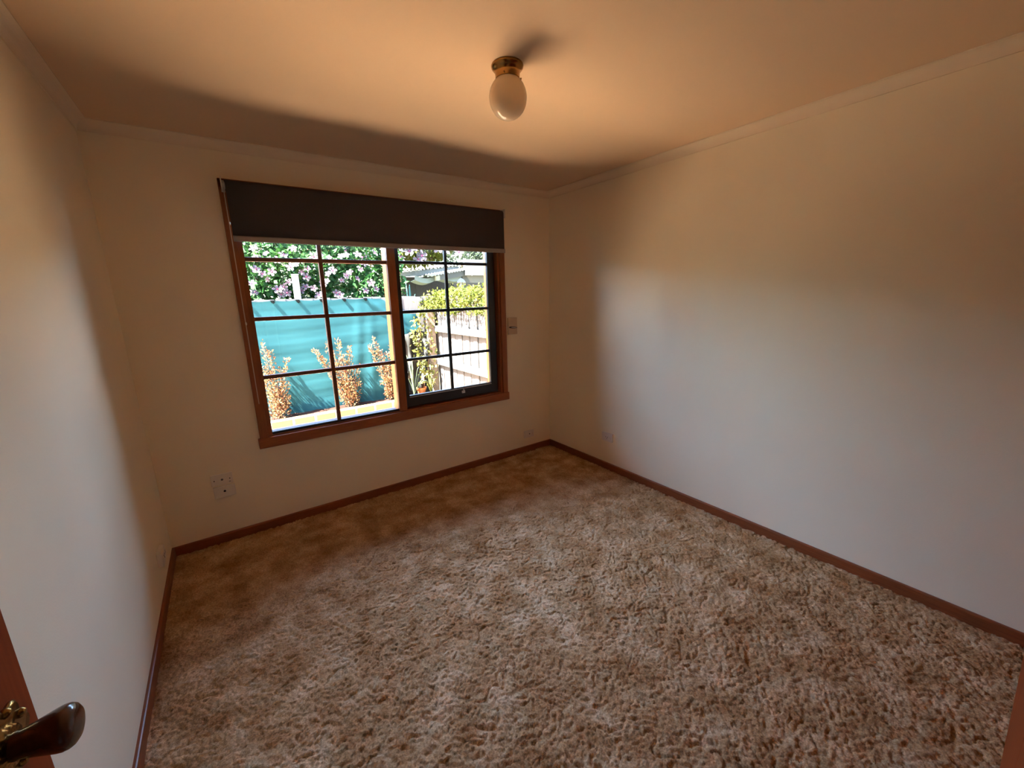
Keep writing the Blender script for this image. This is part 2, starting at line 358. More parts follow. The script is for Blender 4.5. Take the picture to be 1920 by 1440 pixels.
m = MB(); m.add([(0.55, 0.05, 0.60), (2.45, 0.05, 0.60), (2.45, 0.05, 0.652), (0.55, 0.05, 0.652), (0.55, 0.19, 0.57), (2.45, 0.19, 0.57), (2.45, 0.19, 0.628), (0.55, 0.19, 0.628)],
               [(0, 1, 2, 3), (3, 2, 6, 7), (7, 6, 5, 4), (4, 5, 1, 0), (0, 3, 7, 4), (1, 5, 6, 2)])
tag(wpart(m, 'outer_sill', SILL), 'pale grey painted outer sill')
wpart(box((1.463, -0.004, 0.646), (1.524, 0.11, 2.105)), 'mullion', WOODZ, bevel=0.003)
# fixed light: 2 x 4 panes between slender glazing bars
fx = place(empty('fixed_light', (1.03, 0, 0.65)), win); bpy.context.view_layer.update()
GY = 0.028
def lites(parent, x0, x1, z0, z1, xm, zs, y, bw, mm, dy):
    xs = [x0, xm, x1]; zz = [z0] + zs + [z1]
    for i in range(2):
        for j in range(4):
            g = wpart(box((xs[i] - (0.004 if i == 0 else 0), y - 0.002, zz[j] - 0.003), (xs[i + 1] + (0.004 if i else 0), y + 0.002, zz[j + 1] + 0.003)), 'pane', GLASS, parent)
    wpart(box((xm - bw, y - dy, z0), (xm + bw, y + dy, z1)), 'glazing_bar', mm, parent, bevel=0.003)
    for z in zs:
        for i in range(2):
            wpart(box((xs[i] + (bw if i else 0), y - dy + 0.002, z - bw), (xs[i + 1] - (0 if i else bw), y + dy - 0.002, z + bw)), 'glazing_bar', mm, parent, bevel=0.003)
lites(fx, 0.606, 1.463, 0.655, 2.105, 1.026, [1.022, 1.390, 1.747], GY, 0.0125, MUNT, 0.014)
wpart(box((0.606, 0.012, 0.646), (1.463, 0.022, 0.660)), 'glazing_bead', SASH, fx)
# dark sash on the right: 2 x 4 panes
sh = place(empty('sash', (1.96, 0.03, 0.65)), win); bpy.context.view_layer.update()
tag(sh, 'dark bronze sash holding the eight panes on the side by the corner')
SY0, SY1, GY2 = 0.030, 0.062, 0.048
wpart(box((1.524, SY0, 0.652), (1.562, SY1, 2.105)), 'stile', SASH, sh, bevel=0.002)
wpart(box((2.322, SY0, 0.652), (2.388, SY1, 2.105)), 'stile', SASH, sh, bevel=0.002)
wpart(box((1.562, SY0, 0.652), (2.322, SY1, 0.742)), 'bottom_rail', SASH, sh, bevel=0.002)
wpart(box((1.562, SY0, 2.06), (2.322, SY1, 2.105)), 'top_rail', SASH, sh, bevel=0.002)
wpart(box((1.562, SY0 - 0.003, 0.728), (2.322, SY0 + 0.001, 0.733)), 'silver_bead', SILVER, sh)
m = MB().box((2.02, SY0 - 0.010, 0.690), (2.05, SY0, 0.712)).box((2.030, SY0 - 0.02, 0.706), (2.040, SY0 - 0.006, 0.724))
tag(wpart(m, 'latch', SILVER, sh, bevel=0.002), 'small silver latch')
lites(sh, 1.562, 2.322, 0.742, 2.06, 1.945, [1.024, 1.390, 1.752], GY2, 0.0115, SASH, 0.011)
# outer timber jamb strip beyond the sash
wpart(box((2.335, 0.075, 0.652), (2.402, 0.11, 2.105)), 'outer_stop', WOODZ)

# ------------------------------------------------------------------ roller blind
bl = tag(empty('roller_blind', (1.49, -0.02, 2.1)), 'charcoal blockout roller blind, partly lowered over the top of the window', 'blind')
bpy.context.view_layer.update()
BX0, BX1, YF, R = 0.563, 2.425, -0.085, 0.030
prof = []
cyr, czr = YF + R, 2.135
for i in range(13):
    a = math.radians(-60 + 240 * i / 12); prof.append((cyr + R * math.cos(a), czr + R * math.sin(a)))
prof += [(YF, 2.05), (YF + 0.001, 1.95), (YF, 1.862)]
vs = []; n = len(prof)
for x in (BX0, BX0 + 0.6, BX0 + 1.2, BX1):
    for (y, z) in prof: vs.append((x, y, z))
fs = [(k * n + i, k * n + i + 1, (k + 1) * n + i + 1, (k + 1) * n + i) for k in range(3) for i in range(n - 1)]
o = wpart(MB().add(vs, fs), 'fabric', FABRIC, bl, smooth=True)
md = o.modifiers.new('thick', 'SOLIDIFY'); md.thickness = 0.0012
wpart(MB().tube([(BX0 + 0.002, cyr, czr), (BX1 - 0.002, cyr, czr)], 0.024, 20), 'roller_tube', RAIL, bl, smooth=True)
m = MB()
rp = [(YF - 0.007, 1.838), (YF - 0.007, 1.86), (YF - 0.003, 1.866), (YF + 0.005, 1.866), (YF + 0.007, 1.838), (YF, 1.834)]
vs = [(x, y, z) for x in (BX0 - 0.001, BX1 + 0.003) for (y, z) in rp]
m.add(vs, [(i, (i + 1) % 6, 6 + (i + 1) % 6, 6 + i) for i in range(6)] + [tuple(range(6)), tuple(range(11, 5, -1))])
tag(wpart(m, 'bottom_rail', RAIL, bl), 'grey metal bottom rail')
m = MB().box((0.545, -0.10, 2.105), (0.549, -0.02, 2.172)).box((0.546, -0.024, 2.105), (0.562, -0.02, 2.168)).tube([(0.549, cyr, czr), (0.563, cyr, czr)], 0.02, 16)
tag(wpart(m, 'bracket', PLAST, bl), 'white bracket with chain drive')
m = MB().box((2.428, -0.10, 2.105), (2.432, -0.02, 2.172)).box((2.426, -0.024, 2.105), (2.45, -0.02, 2.172)).tube([(2.425, cyr, czr), (2.429, cyr, czr)], 0.015, 16)
wpart(m, 'bracket', PLAST, bl)
ch = MB()
zb = 0.87
pts = [(0.555, -0.080, 2.12), (0.556, -0.079, zb + 0.03)] + [(0.556, -0.052 - 0.027 * math.cos(a), zb + 0.03 - 0.027 * math.sin(a)) for a in [math.pi * i / 8 for i in range(1, 8)]] + [(0.556, -0.025, zb + 0.03), (0.555, -0.025, 2.12)]
ch.tube(pts, 0.0017, 6)
c = wpart(ch, 'chain', CHAIN, bl)
for z, y in ((1.93, -0.08), (1.37, -0.08)):
    wpart(MB().tube([(0.556, y, z - 0.009), (0.556, y, z - 0.004), (0.556, y, z + 0.004), (0.556, y, z + 0.009)], [0.0025, 0.0046, 0.0046, 0.0025], 8), 'chain_connector', PLAST, c)

# ------------------------------------------------------------------ ceiling light
cl = tag(empty('ceiling_light', (1.49, -1.497, H)), 'brass ceiling light with an opal egg shaped glass globe', 'light')
bp = [(0.0, 0.0), (0.062, 0.0), (0.0635, -0.004), (0.062, -0.010), (0.056, -0.017), (0.0505, -0.022), (0.0485, -0.030), (0.0475, -0.046), (0.0485, -0.050), (0.046, -0.051), (0.044, -0.046), (0.0, -0.044)]
MB().lathe([(max(r, 0.0005), z) for r, z in bp], 48).build('gallery', BRASS, cl, smooth=True)
gp = [(0.042, -0.040), (0.043, -0.050)]
for i in range(1, 25):
    a = math.pi * i / 24
    t = 0.16 + (1 - 0.16) * i / 24; a = math.pi * t
    zc, rz, rx = -0.113, 0.0775, 0.0745
    r = rx * math.sin(a) ** (0.92); z = zc + (rz if a < math.pi / 2 else 0.078) * math.cos(a)
    gp.append((max(r, 0.0005), z))
MB().lathe(gp, 48).build('globe', OPAL, cl, smooth=True)
for k in range(3):
    a = math.radians(-140 + 120 * k); d = Vector((math.cos(a), math.sin(a), 0))
    p = d * 0.046 + Vector((0, 0, -0.041))
    MB().tube([p, p + d * 0.006, p + d * 0.0065, p + d * 0.011], [0.0018, 0.0018, 0.0035, 0.0035], 10).build('screw', BRASS, cl)

# ------------------------------------------------------------------ wall plates
def plate(name, w_, h_, th, label, cat, loc, rz, extras, m=PLAST, group=None):
    """plate lies in its local xz plane and looks along local -y"""
    r = tag(empty(name, loc, rz), label, cat, group)
    box((-w_ / 2, -th, -h_ / 2), (w_ / 2, 0, h_ / 2)).build('plate', m, r, bevel=0.0025)
    extras(r, th); return r
def slot(r, x, z, w_, h_, th, name='socket_slot', ang=0.0, m=BLACK):
    return box((-w_ / 2, -0.0012, -h_ / 2), (w_ / 2, 0.001, h_ / 2)).build(name, m, r, loc=(x, -th, z), rot=(0, ang, 0))
def disc(r, x, z, rad, th, name, m=BLACK, d=0.0015):
    return MB().tube([(0, 0.001, 0), (0, -d, 0)], rad, 14).build(name, m, r, loc=(x, -th, z))
def ex_double(r, th):
    disc(r, -0.040, -0.002, 0.0034, th, 'screw_hole'); disc(r, 0.040, -0.002, 0.0034, th, 'screw_hole')
    disc(r, 0.0, -0.001, 0.0065, th, 'aerial_socket', mat('grey_socket', (0.10, 0.085, 0.075), 0.4, 0.5)); slot(r, 0.038, -0.022, 0.010, 0.003, th, 'label_mark')
def ex_single(r, th): disc(r, 0.0, 0.004, 0.0068, th, 'cable_hole')
plate('wall_plate', 0.112, 0.072, 0.008, 'white wall plate with grey socket and two screws, above another plate under the window', 'wall plate', (0.300, 0, 0.424), 0, ex_double)
plate('cable_plate', 0.112, 0.070, 0.020, 'thicker white wall plate with one black hole, the lower of the two under the window', 'wall plate', (0.304, 0, 0.346), 0, ex_single)
def ex_corner(r, th): disc(r, 0.004, 0.0, 0.0055, th, 'cable_hole'); slot(r, 0.040, 0.0, 0.003, 0.022, th, 'edge_mark', m=PLASTC)
plate('aerial_outlet', 0.116, 0.072, 0.010, 'cream socket plate with one dark hole, low on the window wall near the corner', 'socket', (2.705, 0, 0.183), 0, ex_corner, PLAST)
def ex_gpo(r, th):
    for s in (-1, 1):
        slot(r, s * 0.010, 0.002, 0.0028, 0.010, th, 'socket_slot', s * 0.5)
    slot(r, 0.0, -0.012, 0.0028, 0.009, th, 'socket_slot'); box((0.030, -0.004, -0.008), (0.042, 0.001, 0.010)).build('rocker', PLAST, r, loc=(0, -th, 0), bevel=0.001)
plate('power_outlet', 0.115, 0.073, 0.018, 'white power outlet low on the bare wall opposite the door', 'power outlet', (W, -0.757, 0.299), math.radians(-90), ex_gpo)
plate('power_outlet', 0.115, 0.073, 0.022, 'white power outlet on the door side wall just above the skirting, seen edge on', 'power outlet', (0, -0.395, 0.231), math.radians(90), ex_gpo)
def ex_remote(r, th):
    m = MB(); n = 20; vs = []
    for (k, y) in ((1.0, 0.0), (1.0, -0.006), (0.8, -0.008)):
        for j in range(n):
            a = 2 * math.pi * j / n; vs.append((0.043 * k * math.cos(a), y, 0.0085 * k * math.sin(a)))
    fs = [(i * n + j, (i * n + (j + 1) % n), (i + 1) * n + (j + 1) % n, (i + 1) * n + j) for i in range(2) for j in range(n)] + [tuple(2 * n + j for j in range(n))]
    m.add(vs, fs).build('dark_oval', BLACK, r, loc=(0.0, -th, -0.012), rot=(0, math.radians(4), 0))
    m = MB(); vs = [(0.030 * math.cos(2 * math.pi * j / n) , -0.0092, 0.0042 * math.sin(2 * math.pi * j / n)) for j in range(n)] + [(0.030 * math.cos(2 * math.pi * j / n), -0.007, 0.0042 * math.sin(2 * math.pi * j / n)) for j in range(n)]
    m.add(vs, [tuple(range(n))] + [(j, (j + 1) % n, n + (j + 1) % n, n + j) for j in range(n)]).build('pale_insert', mat('pale_grey_insert', (0.55, 0.55, 0.55), 0.3, 0.5), r, loc=(0.006, -th, -0.012), rot=(0, math.radians(4), 0))
    slot(r, -0.002, 0.034, 0.002, 0.05, th, 'seam', m=PLASTC)
plate('wall_controller', 0.096, 0.146, 0.014, 'beige wall box with a dark oval slot, beside the window frame', 'wall control', (2.540, 0, 1.226), 0, ex_remote, PLASTC)

# ------------------------------------------------------------------ door, open against the left wall
hx, hy = 0.062, NEAR + 0.0
dr = struct(empty('door_1', (hx, hy, 0.012)), 'red brown timber door standing open at the edge of the view')
ang = math.atan2(-2.23 - hy, 0.15 - hx)                 # direction from hinge to free edge
dr.rotation_euler = (0, 0, ang)
LW = math.hypot(-2.23 - hy, 0.15 - hx)
box((0.0, 0.0, 0.0), (LW, 0.035, 2.035)).build('door_leaf', DOORM, dr, bevel=0.0015)
for z in (0.25, 1.0, 1.80):
    MB().tube([(-0.004, -0.004, z - 0.045), (-0.004, -0.004, z + 0.045)], 0.006, 10).build('hinge', BRASS, dr)
# local -y of the leaf is its room face
kx, kz = LW - 0.073, 0.967
fur = empty('door_knob', (kx, 0, kz)); fur.parent = dr
def pet(i, th): return 1.0 + (0.10 * math.cos(8 * th) if i in (1, 2, 3, 4) else 0.06 * math.cos(16 * th) if i in (6, 7) else 0)
MB().lathe([(0.0005, 0.0), (0.047, 0.0), (0.048, 0.003), (0.044, 0.006), (0.034, 0.0045), (0.026, 0.006), (0.023, 0.010), (0.019, 0.009), (0.015, 0.012), (0.0005, 0.012)], 96, wob=pet).build('rose', BRASS, fur, smooth=True, rot=(math.radians(90), 0, 0))
for k in range(8):
    a = 2 * math.pi * (k + 0.5) / 8
    MB().lathe([(0.0005, 0.0), (0.006, 0.001), (0.0065, 0.004), (0.004, 0.0085), (0.0005, 0.0095)], 12).build('rose_petal', BRASS, fur, smooth=True, loc=(0.040 * math.cos(a), -0.001, 0.040 * math.sin(a)), rot=(math.radians(90), 0, 0))
kp = [(0.0005, 0.008), (0.0155, 0.008), (0.0165, 0.013), (0.016, 0.0181), (0.018, 0.0248), (0.0205, 0.0332), (0.023, 0.0416), (0.0252, 0.0492), (0.0263, 0.055), (0.0258, 0.0601), (0.0235, 0.0643), (0.019, 0.0676), (0.0115, 0.0697), (0.0005, 0.0706)]
tag(MB().lathe(kp, 40).build('knob', KNOB, fur, smooth=True, rot=(math.radians(90), 0, 0)), 'dark turned timber knob')
# door lining in the near wall
m = MB().box((DX0 - 0.0, NEAR - T, 0.0), (DX0 + 0.012, NEAR - 0.001, DZ)).box((DX1 - 0.02, NEAR - T, 0), (DX1, NEAR - 0.001, DZ)).box((DX0, NEAR - T, DZ - 0.02), (DX1, NEAR - 0.001, DZ))
struct(m.build('trim_5', WOODZ), 'red brown door lining around the doorway')
# built-in robe on the near wall: only a sliver of its timber front shows
wr = tag(empty('built_in_robe', (2.0, NEAR + 0.002, 0)), 'red brown timber front at the lower edge of the view by the skirting', 'wardrobe')
for i in range(3):
    box((-0.98 + i * 0.652, 0.0, 0.012), (-0.98 + i * 0.652 + 0.648, 0.016, 2.10)).build('door_panel', DOORM, wr, bevel=0.002)

# ------------------------------------------------------------------ outdoors: ground, path, garden bed
GZ = -0.2
struct(box((-14, T + 0.0, GZ - 0.3), (16, 24, GZ)).build('ground', LAWN), 'bare ground outside')
struct(box((-14, -6, GZ - 0.3), (-T - 0.5, T, GZ)).build('ground_side', LAWN), 'bare ground beside the house')
struct(box((-6, T, GZ), (2.98, 1.25, GZ + 0.03)).build('path', PAVE), 'unseen pale terracotta path along the house, added to bounce sunlight indoors')  # out of view; brightness and width set to throw warm light on the ceiling
struct(box((-6, 1.25, GZ), (2.98, 2.30, GZ + 0.02)).build('bounce_cut_gravel', GRAV), 'unseen tan gravel strip before the garden bed, added to cut bounced light')  # out of view; kept darker so less bounce reaches the far ceiling
struct(box((-6, -4, GZ), (-0.65, T, GZ + 0.03)).build('path_side', PAVE), 'terracotta path beside the house')
# brick edging: mortar core and the courses as bricks
gw = tag(empty('garden_wall', (1.0, 2.30, GZ)), 'low yellow brick garden wall topped by pale mortar joints, in front of the shrubs', 'garden wall')
BZT = 0.128
L0, L1 = -2.2, 2.90
box((L0 - 1.0, 0.006, 0.0), (L1 - 1.0, 0.104, BZT - GZ - 0.003)).build('mortar', MORTAR, gw)
bb = box((-0.107, 0, -0.036), (0.107, 0.110, 0.036)).build('brick', BRICK, gw, bevel=0.003)
first = True
for c_ in range(2):
    zc = BZT - 0.038 - 0.086 * c_
    x = L0 + 0.115 + (0.12 if c_ else 0.0) + 0.055
    while x < L1 - 0.1:
        loc = (x - 1.0, random.uniform(-0.002, 0.002), zc - GZ)
        if first: bb.location = loc; first = False
        else: dup(bb, gw, loc)
        x += 0.240
def soil():
    mb = MB(); nx, ny = 60, 6; vs = []
    for j in range(ny + 1):
        for i in range(nx + 1):
            x = -2.2 + 5.1 * i / nx; y = 2.41 + 0.31 * j / ny
            vs.append((x, y, 0.070 + 0.03 * random.random() + 0.012 * j / ny))
    fs = [(j * (nx + 1) + i, j * (nx + 1) + i + 1, (j + 1) * (nx + 1) + i + 1, (j + 1) * (nx + 1) + i) for j in range(ny) for i in range(nx)]
    mb.add(vs, fs)
    o = mb.build('garden_soil', SOIL); tag(o, 'dark bark mulch in the garden bed behind the brick wall', 'soil', kind='stuff')
    box((-2.2, 2.412, GZ), (2.9, 2.72, 0.04)).build('soil_base', SOIL, o)
soil()

# ------------------------------------------------------------------ fences
FYB = 2.735
fb = tag(empty('back_fence', (0, FYB, GZ)), 'weathered grey paling fence behind the teal shade cloth', 'fence')
FT = 1.515 - GZ
pb = box((-0.052, -0.008, 0.0), (0.052, 0.008, FT)).build('paling', PALING, fb, bevel=0.0)
x = -2.6; first = True
while x < 3.0:
    loc = (x, random.uniform(-0.004, 0.004), random.uniform(-0.012, 0.004))
    if first: pb.location = loc; first = False
    else: dup(pb, fb, loc, rot=(0, random.uniform(-0.006, 0.006), 0))
    x += 0.1045
for z in (0.35, 0.95, 1.5):
    box((-2.6, 0.012, z - 0.035), (3.0, 0.05, z + 0.035)).build('rail', PALING, fb)
XS = 3.02
fs_ = tag(empty('side_fence', (XS, 0, GZ)), 'sunlit pale paling fence with two rails running away from the house', 'fence')
ps = box((-0.008, -0.0455, 0.0), (0.008, 0.0455, FT)).build('paling', PALINGB, fs_)
y = 0.25; first = True; k = 0
while y < 2.72:
    loc = (random.uniform(-0.003, 0.003) + (0.010 if k % 2 else -0.002), y, random.uniform(-0.012, 0.004))
    if first: ps.location = loc; first = False
    else: dup(ps, fs_, loc, rot=(random.uniform(-0.006, 0.006), 0, 0))
    y += 0.101; k += 1
for z in (1.045, 0.565):
    box((-0.062, 0.2, z - 0.042 - GZ), (-0.012, 2.70, z + 0.038 - GZ)).build('rail', PALINGB, fs_, bevel=0.003)
cp = box((-0.05, -0.05, 0), (0.05, 0.05, 1.30 - GZ)).build('corner_post', POSTM, fs_, bevel=0.006, loc=(-0.09, 2.60, 0))
box((-0.045, -0.05, 0), (0.045, 0.05, 1.2)).build('post', PALINGB, fs_, bevel=0.004, loc=(-0.10, 0.45, 0))

# white steel post rising behind the fence
pw = tag(MB().box((-0.035, -0.035, 0), (0.035, 0.035, 2.0)).box((-0.040, -0.040, 2.0), (0.040, 0.040, 2.012)).build('metal_post', WHITE, loc=(1.27, 2.83, GZ), bevel=0.003),
         'white square post standing up behind the teal cloth among the flowers', 'post')

# ------------------------------------------------------------------ teal shade cloth
def shade_cloth():
    r = tag(empty('shade_cloth', (0, 2.70, 0)), 'teal shade cloth hung along the fence behind the coppery shrubs', 'shade cloth')
    nx, nz = 150, 46; vs = []
    x0 = -2.5
    for i in range(nx + 1):
        u = i / nx
        for j in range(nz + 1):
            v = j / nz                                   # 0 top, 1 bottom
            zb_ = 0.035
            xg = x0 + (2.62 - x0) * u; zt = 1.50
            if xg > 2.12: zt = 1.50 - (min(xg, 2.46) - 2.12) * 0.66
            z_ = zt + (zb_ - zt) * v
            q = min(max((z_ - 0.82) / 0.26, 0), 1); q = q * q * (3 - 2 * q)
            x = x0 + (2.50 + 0.27 * q - x0) * u
            zt -= 0.012 * abs(math.sin((x + 0.1) * math.pi / 0.27)) 
            z = zt + (zb_ - zt) * v
            y = -0.004
            y -= 0.011 * math.exp(-((x - 1.98 + 0.20 * v) / 0.05) ** 2) * (0.3 + v) + 0.010 * math.exp(-((x - 2.12 + 0.1 * v) / 0.045) ** 2) * (0.3 + v)
            y -= 0.003 * math.sin(x * 9 + 2 * z) + 0.0012 * math.sin(z * 70 + 3 * math.sin(x * 2)) + 0.002 * math.sin(z * 23 + 5 * math.sin(x * 1.3)) 
            d = (z - (1.42 - (x - 2.15) * 0.85)); y -= 0.016 * math.exp(-(d / 0.035) ** 2) * (1 if x > 2.0 else 0)
            if x > 2.45: y -= 0.05 * math.sin((x - 2.45) * 14 + z * 9) ** 2
            y -= 0.010 + 0.012 * v
            vs.append((x, y, z))
    n = nz + 1
    fs = [(i * n + j, (i + 1) * n + j, (i + 1) * n + j + 1, i * n + j + 1) for i in range(nx) for j in range(nz)]
    MB().add(vs, fs).build('cloth', CLOTH, r, smooth=True)
    x = -0.65
    while x < 2.1:
        m = MB().add([(-0.022, -0.030, 0.012), (0.020, -0.032, 0.012), (0.028, -0.033, -0.012), (0.010, -0.034, -0.030), (-0.012, -0.033, -0.014), (-0.022, -0.018, 0.012), (0.020, -0.018, 0.012), (0.028, -0.018, -0.012), (0.010, -0.018, -0.030), (-0.012, -0.018, -0.014)],
                     [(0, 1, 2, 3, 4), (9, 8, 7, 6, 5)] + [(i, 5 + i, 5 + (i + 1) % 5, (i + 1) % 5) for i in range(5)])
        m.build('top_edge_patch', PATCH, r, loc=(x, 0, 1.492)); x += 0.27  # small dark patches spaced along the top edge of the cloth
shade_cloth()
def weed_mat():
    nx, nz = 24, 40; vs = []
    for i in range(nx + 1):
        u = i / nx
        for j in range(nz + 1):
            v = j / nz; z = 1.04 - 0.90 * v - 0.10 * (1 - v) * abs(u - 0.6)
            x = 2.52 + 0.33 * u + 0.05 * math.sin(v * 5)
            y = 2.66 - 0.05 * math.sin(u * 7 + 3 * v) - 0.03 * math.sin(v * 13 + 4 * u) - 0.02 * math.sin(17 * u)
            vs.append((x, y, z))
    n = nz + 1
    fs = [(i * n + j, (i + 1) * n + j, (i + 1) * n + j + 1, i * n + j + 1) for i in range(nx) for j in range(nz)]
    o = MB().add(vs, fs).build('weed_mat', MATT, smooth=True)
    md = o.modifiers.new('thick', 'SOLIDIFY'); md.thickness = 0.003
    tag(o, 'crumpled grey green sheet hanging in the fence corner beyond the teal cloth', 'sheet')
weed_mat()

# ------------------------------------------------------------------ foliage
def leaves(name, pts, size, m, parent=None, normal=None, spread=1.0, aspect=0.5, seed=1, dirs=None):
    """pts Nx3 -> one mesh of folded four-triangle leaves"""
    r = np.random.RandomState(seed); P = np.asarray(pts, float); N = len(P)
    d = r.normal(size=(N, 3)) if dirs is None else np.asarray(dirs, float) + 0.55 * r.normal(size=(N, 3))
    d /= np.linalg.norm(d, axis=1)[:, None]
    nn = r.normal(size=(N, 3)) * spread + (np.array(normal) if normal is not None else 0)
    s = np.cross(d, nn); s /= (np.linalg.norm(s, axis=1)[:, None] + 1e-9); n = np.cross(s, d)
    L = size * (0.6 + 0.8 * r.rand(N))[:, None]; Wd = L * aspect / 2
    a = P; b = P + d * L; mid = P + d * L * 0.45 - n * L * 0.06
    l = mid + s * Wd + n * L * 0.10; q = mid - s * Wd + n * L * 0.10
    V = np.stack([a, l, b, q, mid], 1).reshape(-1, 3)
    F = (np.array([[0, 1, 4], [1, 2, 4], [2, 3, 4], [3, 0, 4]])[None] + (np.arange(N) * 5)[:, None, None]).reshape(-1, 3)
    me = bpy.data.meshes.new(name); me.vertices.add(len(V)); me.vertices.foreach_set('co', V.ravel())
    me.loops.add(F.size); me.loops.foreach_set('vertex_index', F.ravel()); me.polygons.add(len(F)); me.polygons.foreach_set('loop_start', np.arange(0, F.size, 3))
    me.update(calc_edges=True); me.materials.append(m)
    o = bpy.data.objects.new(name, me); COL.objects.link(o); o.parent = parent
    o['kind'] = 'stuff'
    return o

# flowering hedge behind the back fence
hd = tag(empty('flowering_hedge', (1.0, 3.4, GZ)), 'tall dark green hedge full of pale pink flowers behind the teal cloth', 'hedge')
rg = np.random.RandomState(5)
def hedge_pts(n):
    x = rg.uniform(-2.6, 1.72, n); z = rg.uniform(0.9, 2.50, n); front = 2.99 + 0.12 * np.sin(x * 4) * np.sin(z * 5) + 0.10 * (z > 2.3)
    y = front + np.abs(rg.normal(0, 0.14, n)) 
    return np.stack([x, y - 3.4, z], 1)
leaves('foliage', hedge_pts(15000), 0.085, L_HEDGE, hd, normal=(-0.25, -0.6, 0.7), spread=0.8, aspect=0.6, seed=2)
for k in range(14):
    x = -2.3 + k * 0.30; pts = [(x, 0.05, 0), (x + random.uniform(-.1, .1), 0.1, 0.9), (x + random.uniform(-.2, .2), 0.0, 1.8), (x + random.uniform(-.3, .3), -0.1, 2.6)]
    MB().tube(pts, [0.022, 0.018, 0.012, 0.005], 6).build('branch', STEM, hd)
def flower_mesh():
    mb = MB()
    for k in range(5):
        a = 2 * math.pi * k / 5; ca, sa = math.cos(a), math.sin(a)
        loc = [(0.006, 0, 0.0), (0.022, 0.014, 0.012), (0.046, 0.021, 0.016), (0.060, 0.010, 0.010), (0.062, -0.008, 0.010), (0.046, -0.020, 0.014), (0.022, -0.014, 0.010), (0.030, 0, 0.009)]
        vs = [(ca * x - sa * y, sa * x + ca * y, z) for x, y, z in loc]
        mb.add(vs, [(i, i + 1, 7) for i in range(6)] + [(6, 0, 7)], 0)
    vs = [(0.013 * math.cos(2 * math.pi * k / 10), 0.013 * math.sin(2 * math.pi * k / 10), 0.010) for k in range(10)] + [(0, 0, 0.016), (0, 0, 0.004)]
    mb.add(vs, [(k, (k + 1) % 10, 10) for k in range(10)], 1)
    mb.tube([(0, 0, 0.010), (0, 0, 0.034)], 0.0022, 5, 1)
    return mb
fl = flower_mesh().build('flower', [PETAL, PETAL2], hd)
fpos = [(0.86, 1.86), (0.90, 1.99), (0.80, 1.70), (0.93, 1.81), (0.98, 1.75), (0.82, 1.60), (1.03, 1.84), (1.06, 1.63), (1.10, 1.57), (1.14, 1.66), (1.16, 1.59), (1.20, 1.72), (1.24, 1.90), (1.30, 1.93), (1.36, 1.84), (1.42, 1.88), (1.40, 1.78),
        (1.38, 1.66), (1.33, 1.61), (1.47, 1.64), (1.10, 1.98), (1.18, 2.04), (1.00, 2.05), (1.52, 2.03), (1.60, 2.06), (1.70, 2.02), (1.77, 1.98), (1.84, 2.04), (1.66, 1.82), (1.64, 1.73), (1.60, 1.70), (1.72, 1.86), (1.83, 1.74), (1.88, 1.80), (1.95, 1.84), (1.74, 1.58), (1.78, 1.55),
        (2.02, 1.76), (2.08, 1.88), (2.14, 1.96), (2.20, 1.70), (1.92, 2.06), (2.06, 2.07), (1.52, 1.55), (2.26, 1.62), (2.12, 1.60), (0.70, 1.78), (0.62, 1.95), (0.74, 2.08), (0.88, 2.10), (1.30, 2.12), (2.3, 2.1), (2.42, 1.95), (2.52, 2.05), (2.48, 1.80)]
for i, (x, z) in enumerate(fpos):
    loc = (x - 1.0, 2.86 - 3.4 + random.uniform(-0.03, 0.03), z - GZ + 0.0); rot = (math.radians(random.uniform(45, 85)), random.uniform(-.4, .4), random.uniform(-.7, .5)); sc = random.uniform(0.62, 0.98)
    if i == 0: fl.location = loc; fl.rotation_euler = rot
    else: dup(fl, hd, loc, rot, (sc, sc, sc))

# yellow green bush lolling over the side fence
yb = tag(empty('yellow_bush', (3.2, 2.0, GZ)), 'bright yellow green bush growing over the side fence', 'bush')
n = 5200
t = rg.rand(n); yy = 0.75 + 2.15 * t; top = 1.46 + 0.13 * np.sin(np.clip((2.95 - yy) / 1.2, 0, 1) * math.pi / 2) + 0.05 * np.sin(yy * 11); bot = 1.30 + 0.04 * np.sin(yy * 9) + 0.12 * np.clip((yy - 2.5) / .4, 0, 1)
zz = bot + (top - bot) * rg.rand(n); xx = 3.06 + rg.normal(0, 0.09, n) - 0.05
leaves('foliage', np.stack([xx - 3.2, yy - 2.0, zz - GZ], 1), 0.042, L_YELL, yb, normal=(-0.6, -0.3, 0.6), spread=0.9, aspect=0.55, seed=8)
for k in range(6):
    y = -0.9 + 0.3 * k
    MB().tube([(0.05, y, 0), (0.0, y + 0.05, 0.9), (-0.05, y - 0.05, 1.6)], [0.02, 0.014, 0.006], 6).build('branch', STEM, yb)

